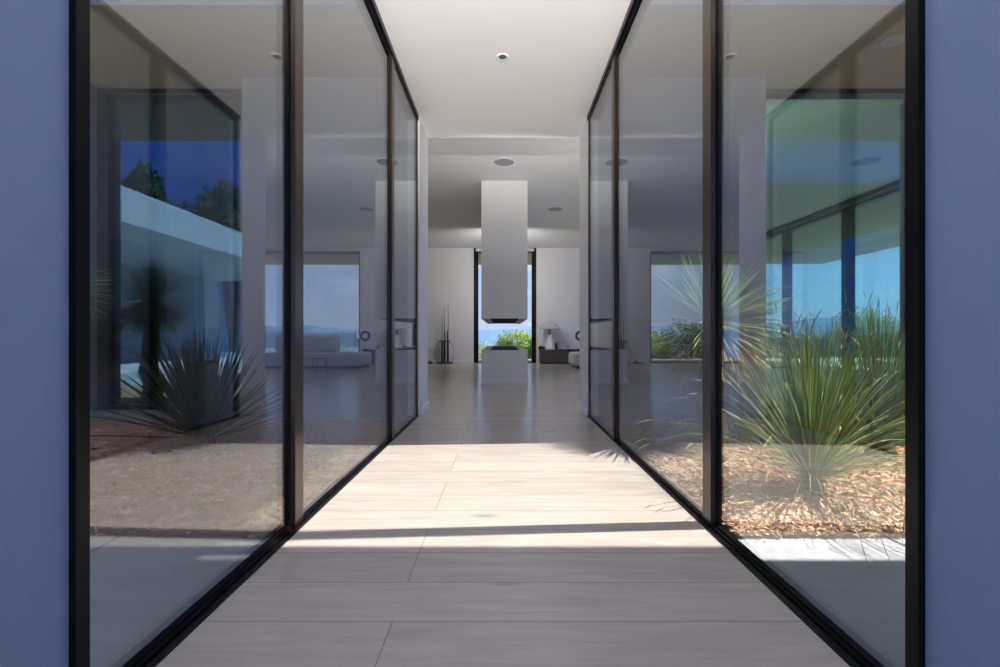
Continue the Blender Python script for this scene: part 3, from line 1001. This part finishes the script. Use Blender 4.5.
# ------------------------------------------------------------------ landscape
bm = BM()
for i in range(40):
    pass
g = []
for j in range(30):
    row = []
    for i in range(60):
        x = -60 + 140 * i / 59
        y = 15.9 + 250 * (j / 29) ** 2
        z = -0.45 - 0.16 * (y - 15.9) + 0.5 * noise.noise(Vector((x * .1, y * .1, 0)))
        if j == 0:
            z = -0.2
        row.append(bm.verts.new((x, y, z)))
    g.append(row)
for j in range(29):
    for i in range(59):
        bm.faces.new((g[j][i], g[j][i + 1], g[j + 1][i + 1], g[j + 1][i]))
tag(obj('hillside', bm, 'soil', origin=(0, 0, 0), smooth=True), 'dry green hillside falling away beyond the terrace', 'hillside', kind='structure')
bm = BM()
vs = [bm.verts.new(p) for p in ((-9000, 150, -60), (9000, 150, -60), (12000, 12000, -60), (-12000, 12000, -60))]
bm.faces.new(vs)
tag(obj('sea', bm, 'sea', origin=(0, 0, 0)), 'pale blue sea beyond the hillside', 'sea', kind='structure')
def ridge(name, R, base, hfun, mat, a0, a1, n, label, depth=0.25):
    bm = BM()
    rows = []
    for j, (f, hh) in enumerate(((1.0, 0.0), (1.0 + depth * .3, 0.55), (1.0 + depth * .6, 1.0), (1 + depth, 0.5))):
        row = []
        for i in range(n + 1):
            a = math.radians(a0 + (a1 - a0) * i / n)
            h = hfun(math.degrees(a), i)
            rr = R * f * (1 + 0.03 * noise.noise(Vector((i * .21, j * 3.1, R))))
            row.append(bm.verts.new((rr * math.sin(a), rr * math.cos(a), base + hh * f * (h - base) if hh else base)))
        rows.append(row)
    for r0, r1 in zip(rows, rows[1:]):
        for i in range(n):
            bm.faces.new((r0[i], r0[i + 1], r1[i + 1], r1[i]))
    o = obj(name, bm, mat, origin=(0, 0, 0), smooth=True)
    tag(o, label, 'mountains', kind='structure')
def hf(a, i):
    e = 0.9 + 0.5 * noise.noise(Vector((a * .09, 3, 0))) + 0.25 * noise.noise(Vector((a * .35, 7, 0))) + 0.1 * noise.noise(Vector((a * 1.3, 1, 0)))
    if 20 < a < 60:
        e += 0.9 * math.exp(-((a - 36) / 4.0) ** 2) + 0.35
    return EYE + 6000 * math.tan(math.radians(e)) * 0.86
ridge('mountains', 6000, -60, hf, 'hill2', -60, 75, 260, 'pale blue mountains on the horizon')
def hf2(a, i):
    e = 0.25 + 0.5 * noise.noise(Vector((a * .12, 13, 0))) + 0.15 * noise.noise(Vector((a * .6, 9, 0)))
    return EYE + 2500 * math.tan(math.radians(max(-0.6, e - (1.2 if a < 18 else 0.0))))
ridge('hills', 2500, -60, hf2, 'hill1', 14, 75, 160, 'darker blue green hills below the mountains on the right')

# ------------------------------------------------------------------ entrance wing on the right (its roof shades the paving) and pavilion on the left
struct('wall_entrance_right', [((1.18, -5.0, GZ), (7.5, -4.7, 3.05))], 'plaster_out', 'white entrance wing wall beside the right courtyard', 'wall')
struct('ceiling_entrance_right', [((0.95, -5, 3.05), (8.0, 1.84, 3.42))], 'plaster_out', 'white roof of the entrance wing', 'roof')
struct('ceiling_entrance_left', [((-3.6, -5, 3.05), (-0.95, 1.84, 3.42))], 'plaster_out', 'unseen white roof added on the left to shade the paving', 'roof')  # unseen roof added to darken the left paving
struct('pavilion_roof', [((-14, -10, 3.18), (-7.9, 1.5, 3.92))], 'fascia',
       'deep white flat roof edge of the garden pavilion, mirrored in the left window', 'roof')
struct('pavilion_wall', [((-12.6, -10, GZ), (-12.3, -4.6, 3.18)), ((-12.6, -2.4, GZ), (-12.3, 1.5, 3.18)),
                         ((-12.6, -4.6, GZ), (-12.3, -2.4, 0.3)), ((-12.6, -4.6, 2.75), (-12.3, -2.4, 3.18))], 'olive',
       'shaded back wall of the garden pavilion, mirrored in the left window', 'wall')
struct('pavilion_kerb', [((-9.1, -10, GZ), (-8.6, 1.2, 0.12))], 'fascia', 'low white kerb of the garden pavilion', 'kerb')
shrub('cypress_tree', (-17.9, -13.0, -0.1), 9.3, (1.0, 1.0, 2.6), 'bush_dark', 41, 'pointed dark tree behind the pavilion roof, mirrored in the left window', 4200, 0.16, 'tree')
shrub('pine_tree', (-15.0, -15.5, -0.1), 9.3, (2.3, 2.2, 2.8), 'bush_dark', 42, 'broad dark tree behind the pavilion roof, mirrored at the right of the left window', 5200, 0.18, 'tree')

# ------------------------------------------------------------------ sky and sun
w = bpy.data.worlds.new('sky')
scene.world = w
w.use_nodes = True
nt = w.node_tree
nt.nodes.clear()
L = nt.links.new
out = N(nt, 'ShaderNodeOutputWorld')
bg = N(nt, 'ShaderNodeBackground')
bg.inputs['Strength'].default_value = 1.0
tc = N(nt, 'ShaderNodeTexCoord')
sep = N(nt, 'ShaderNodeSeparateXYZ')
L(tc.outputs['Generated'], sep.inputs['Vector'])
r1 = N(nt, 'ShaderNodeValToRGB')       # ahead, towards the sea
cr = r1.color_ramp
cr.elements[0].position = 0.0; cr.elements[0].color = (0.66, 0.76, 0.97, 1)
cr.elements[1].position = 0.85; cr.elements[1].color = (0.92, 1.05, 1.5, 1)
e = cr.elements.new(0.12); e.color = (0.52, 0.68, 1.02, 1)
e = cr.elements.new(0.40); e.color = (0.42, 0.58, 0.92, 1)
r2 = N(nt, 'ShaderNodeValToRGB')       # behind, deeper blue
cr = r2.color_ramp
cr.elements[0].position = 0.0; cr.elements[0].color = (0.36, 0.52, 0.95, 1)
cr.elements[1].position = 0.85; cr.elements[1].color = (0.92, 1.05, 1.5, 1)
e = cr.elements.new(0.2); e.color = (0.16, 0.44, 1.7, 1)
e = cr.elements.new(0.42); e.color = (0.14, 0.40, 1.7, 1)
L(sep.outputs['Z'], r1.inputs['Fac']); L(sep.outputs['Z'], r2.inputs['Fac'])
mr = N(nt, 'ShaderNodeMapRange')
mr.inputs['From Min'].default_value = -0.5
mr.inputs['From Max'].default_value = 0.4
L(sep.outputs['Y'], mr.inputs['Value'])
mx = N(nt, 'ShaderNodeMix', data_type='RGBA')
L(mr.outputs['Result'], mx.inputs['Factor']); L(r2.outputs['Color'], mx.inputs['A']); L(r1.outputs['Color'], mx.inputs['B'])
# brighter on the sun's side
ms = N(nt, 'ShaderNodeMapRange')
ms.inputs['From Min'].default_value = 0.30
ms.inputs['From Max'].default_value = 0.62
L(sep.outputs['X'], ms.inputs['Value'])
mul = N(nt, 'ShaderNodeMix', data_type='RGBA', blend_type='MULTIPLY')
mul.inputs['B'].default_value = (1.1, 1.5, 1.85, 1)
L(ms.outputs['Result'], mul.inputs['Factor']); L(mx.outputs['Result'], mul.inputs['A'])
mx = mul
# low clouds
mp = N(nt, 'ShaderNodeMapping')
mp.inputs['Scale'].default_value = (2.2, 2.2, 9.0)
L(tc.outputs['Generated'], mp.inputs['Vector'])
nz = N(nt, 'ShaderNodeTexNoise')
nz.inputs['Scale'].default_value = 2.4; nz.inputs['Detail'].default_value = 6
L(mp.outputs['Vector'], nz.inputs['Vector'])
cl = N(nt, 'ShaderNodeValToRGB')
cl.color_ramp.elements[0].position = 0.50; cl.color_ramp.elements[1].position = 0.68
L(nz.outputs['Fac'], cl.inputs['Fac'])
band = N(nt, 'ShaderNodeValToRGB')
b = band.color_ramp
b.elements[0].position = 0.04; b.elements[0].color = (0, 0, 0, 1)
b.elements[1].position = 0.34; b.elements[1].color = (0, 0, 0, 1)
e = b.elements.new(0.15); e.color = (0.8, 0.8, 0.8, 1)
L(sep.outputs['Z'], band.inputs['Fac'])
mm = N(nt, 'ShaderNodeMath', operation='MULTIPLY')
L(cl.outputs['Color'], mm.inputs[0]); L(band.outputs['Color'], mm.inputs[1])
mx2 = N(nt, 'ShaderNodeMix', data_type='RGBA')
mx2.inputs['B'].default_value = (1.0, 1.2, 1.45, 1)
L(mm.outputs['Value'], mx2.inputs['Factor']); L(mx.outputs['Result'], mx2.inputs['A'])
L(mx2.outputs['Result'], bg.inputs['Color'])
L(bg.outputs['Background'], out.inputs['Surface'])

sd = bpy.data.lights.new('sun', 'SUN')
sd.energy = 18.2
sd.angle = math.radians(0.53)
sd.color = (1.0, 0.92, 0.865)
so = bpy.data.objects.new('sun', sd)
COL.objects.link(so)
so.location = (12, 4, 18)
so.rotation_euler = Vector((-1.0, -0.06, -1.42)).to_track_quat('-Z', 'Y').to_euler()

# added fill lights, out of view on the inner face of the front wall
bm = BM()
for x0, x1 in ((1.1, 2.5), (-2.5, -1.1)):
    add_box(bm, (x0, YF1, 1.20), (x1, YF1 + 0.16, 1.22))
    add_box(bm, (x0, YF1 + 0.15, 1.22), (x1, YF1 + 0.16, 1.29))
    al = bpy.data.lights.new('living_fill', 'AREA')
    al.shape = 'RECTANGLE'
    al.size = x1 - x0 - 0.05
    al.size_y = 0.1
    al.energy = FILL_LIVING * 0.85 if x0 > 0 else FILL_LIVING * 0.4
    al.color = (1.0, 0.98, 0.97)
    ao = bpy.data.objects.new('living_fill', al)
    COL.objects.link(ao)
    ao.location = ((x0 + x1) / 2, YF1 + 0.075, 1.235)
    ao.rotation_euler = (math.pi - 0.6, 0, 0)
o = obj('living_fill_trough', bm, 'plaster', origin=(0, 0, 0))
o['kind'] = 'structure'

# fill panel added unseen behind the fireplace hood to brighten the back wall
bm = BM()
add_box(bm, (-0.345, 10.751, 1.60), (0.395, 10.80, 3.10), 0.004)
o = obj('back_wall_fill_panel', bm, 'white_gloss', origin=(0, 0, 0))
o['kind'] = 'structure'
al = bpy.data.lights.new('back_wall_fill', 'AREA')
al.shape = 'RECTANGLE'
al.size = 0.7
al.size_y = 1.45
al.energy = FILL_BACK
al.color = (1.0, 0.98, 0.97)
ao = bpy.data.objects.new('back_wall_fill', al)
COL.objects.link(ao)
ao.location = (0.025, 10.81, 2.35)
ao.rotation_euler = (math.radians(88), 0, 0)

# two spots added behind the camera to fill the corridor ceiling with light
for sx in (-1, 1):
    bm = BM()
    add_lathe(bm, [(0, 0), (0.05, 0), (0.06, 0.02), (0.06, 0.10), (0.052, 0.10), (0.05, 0.03), (0, 0.03)], 28)
    bmesh.ops.rotate(bm, verts=bm.verts[:], cent=(0, 0, 0), matrix=Matrix.Rotation(math.radians(-55), 3, 'X'))
    bmesh.ops.translate(bm, verts=bm.verts[:], vec=(sx * 0.79, -1.03, 1.31))
    add_box(bm, (sx * 0.862 - 0.03, -1.06, 1.27), (sx * 0.862 + 0.03, -1.0, 1.33))
    o = obj('corridor_fill_housing', bm, 'white_gloss', origin=(0, 0, 0))
    o['kind'] = 'structure'
    sl = bpy.data.lights.new('corridor_fill', 'SPOT')
    sl.energy = FILL_CORRIDOR
    sl.spot_size = math.radians(50)
    sl.spot_blend = 0.6
    sl.shadow_soft_size = 0.04
    sl.color = (1.0, 0.97, 0.94)
    lo = bpy.data.objects.new('corridor_fill', sl)
    COL.objects.link(lo)
    lo.location = (sx * 0.79, -0.94, 1.38)
    lo.rotation_euler = (Vector((0, 1.7, 2.95)) - Vector(lo.location)).to_track_quat('-Z', 'Y').to_euler()

# ------------------------------------------------------------------ camera
cd = bpy.data.cameras.new('camera')
cd.sensor_fit = 'HORIZONTAL'
cd.sensor_width = 36.0
cd.lens = F / 1000 * 36.0
cd.shift_x = -0.003
cd.shift_y = 0.0025
cd.clip_start = 0.02
cd.clip_end = 30000
co = bpy.data.objects.new('camera', cd)
COL.objects.link(co)
co.location = (0, 0, EYE)
co.rotation_euler = (math.pi / 2, 0, 0)
scene.camera = co

# ------------------------------------------------------------------ render look
vs = scene.view_settings
vs.view_transform = 'Standard'
vs.look = 'None'
vs.gamma = 1.0
vs.exposure = 0.0
vs.use_curve_mapping = False
cy = scene.cycles
cy.use_denoising = True
cy.max_bounces = 14
cy.diffuse_bounces = 7
cy.glossy_bounces = 8
cy.transparent_max_bounces = 24
cy.sample_clamp_indirect = 8.0
cy.caustics_reflective = False
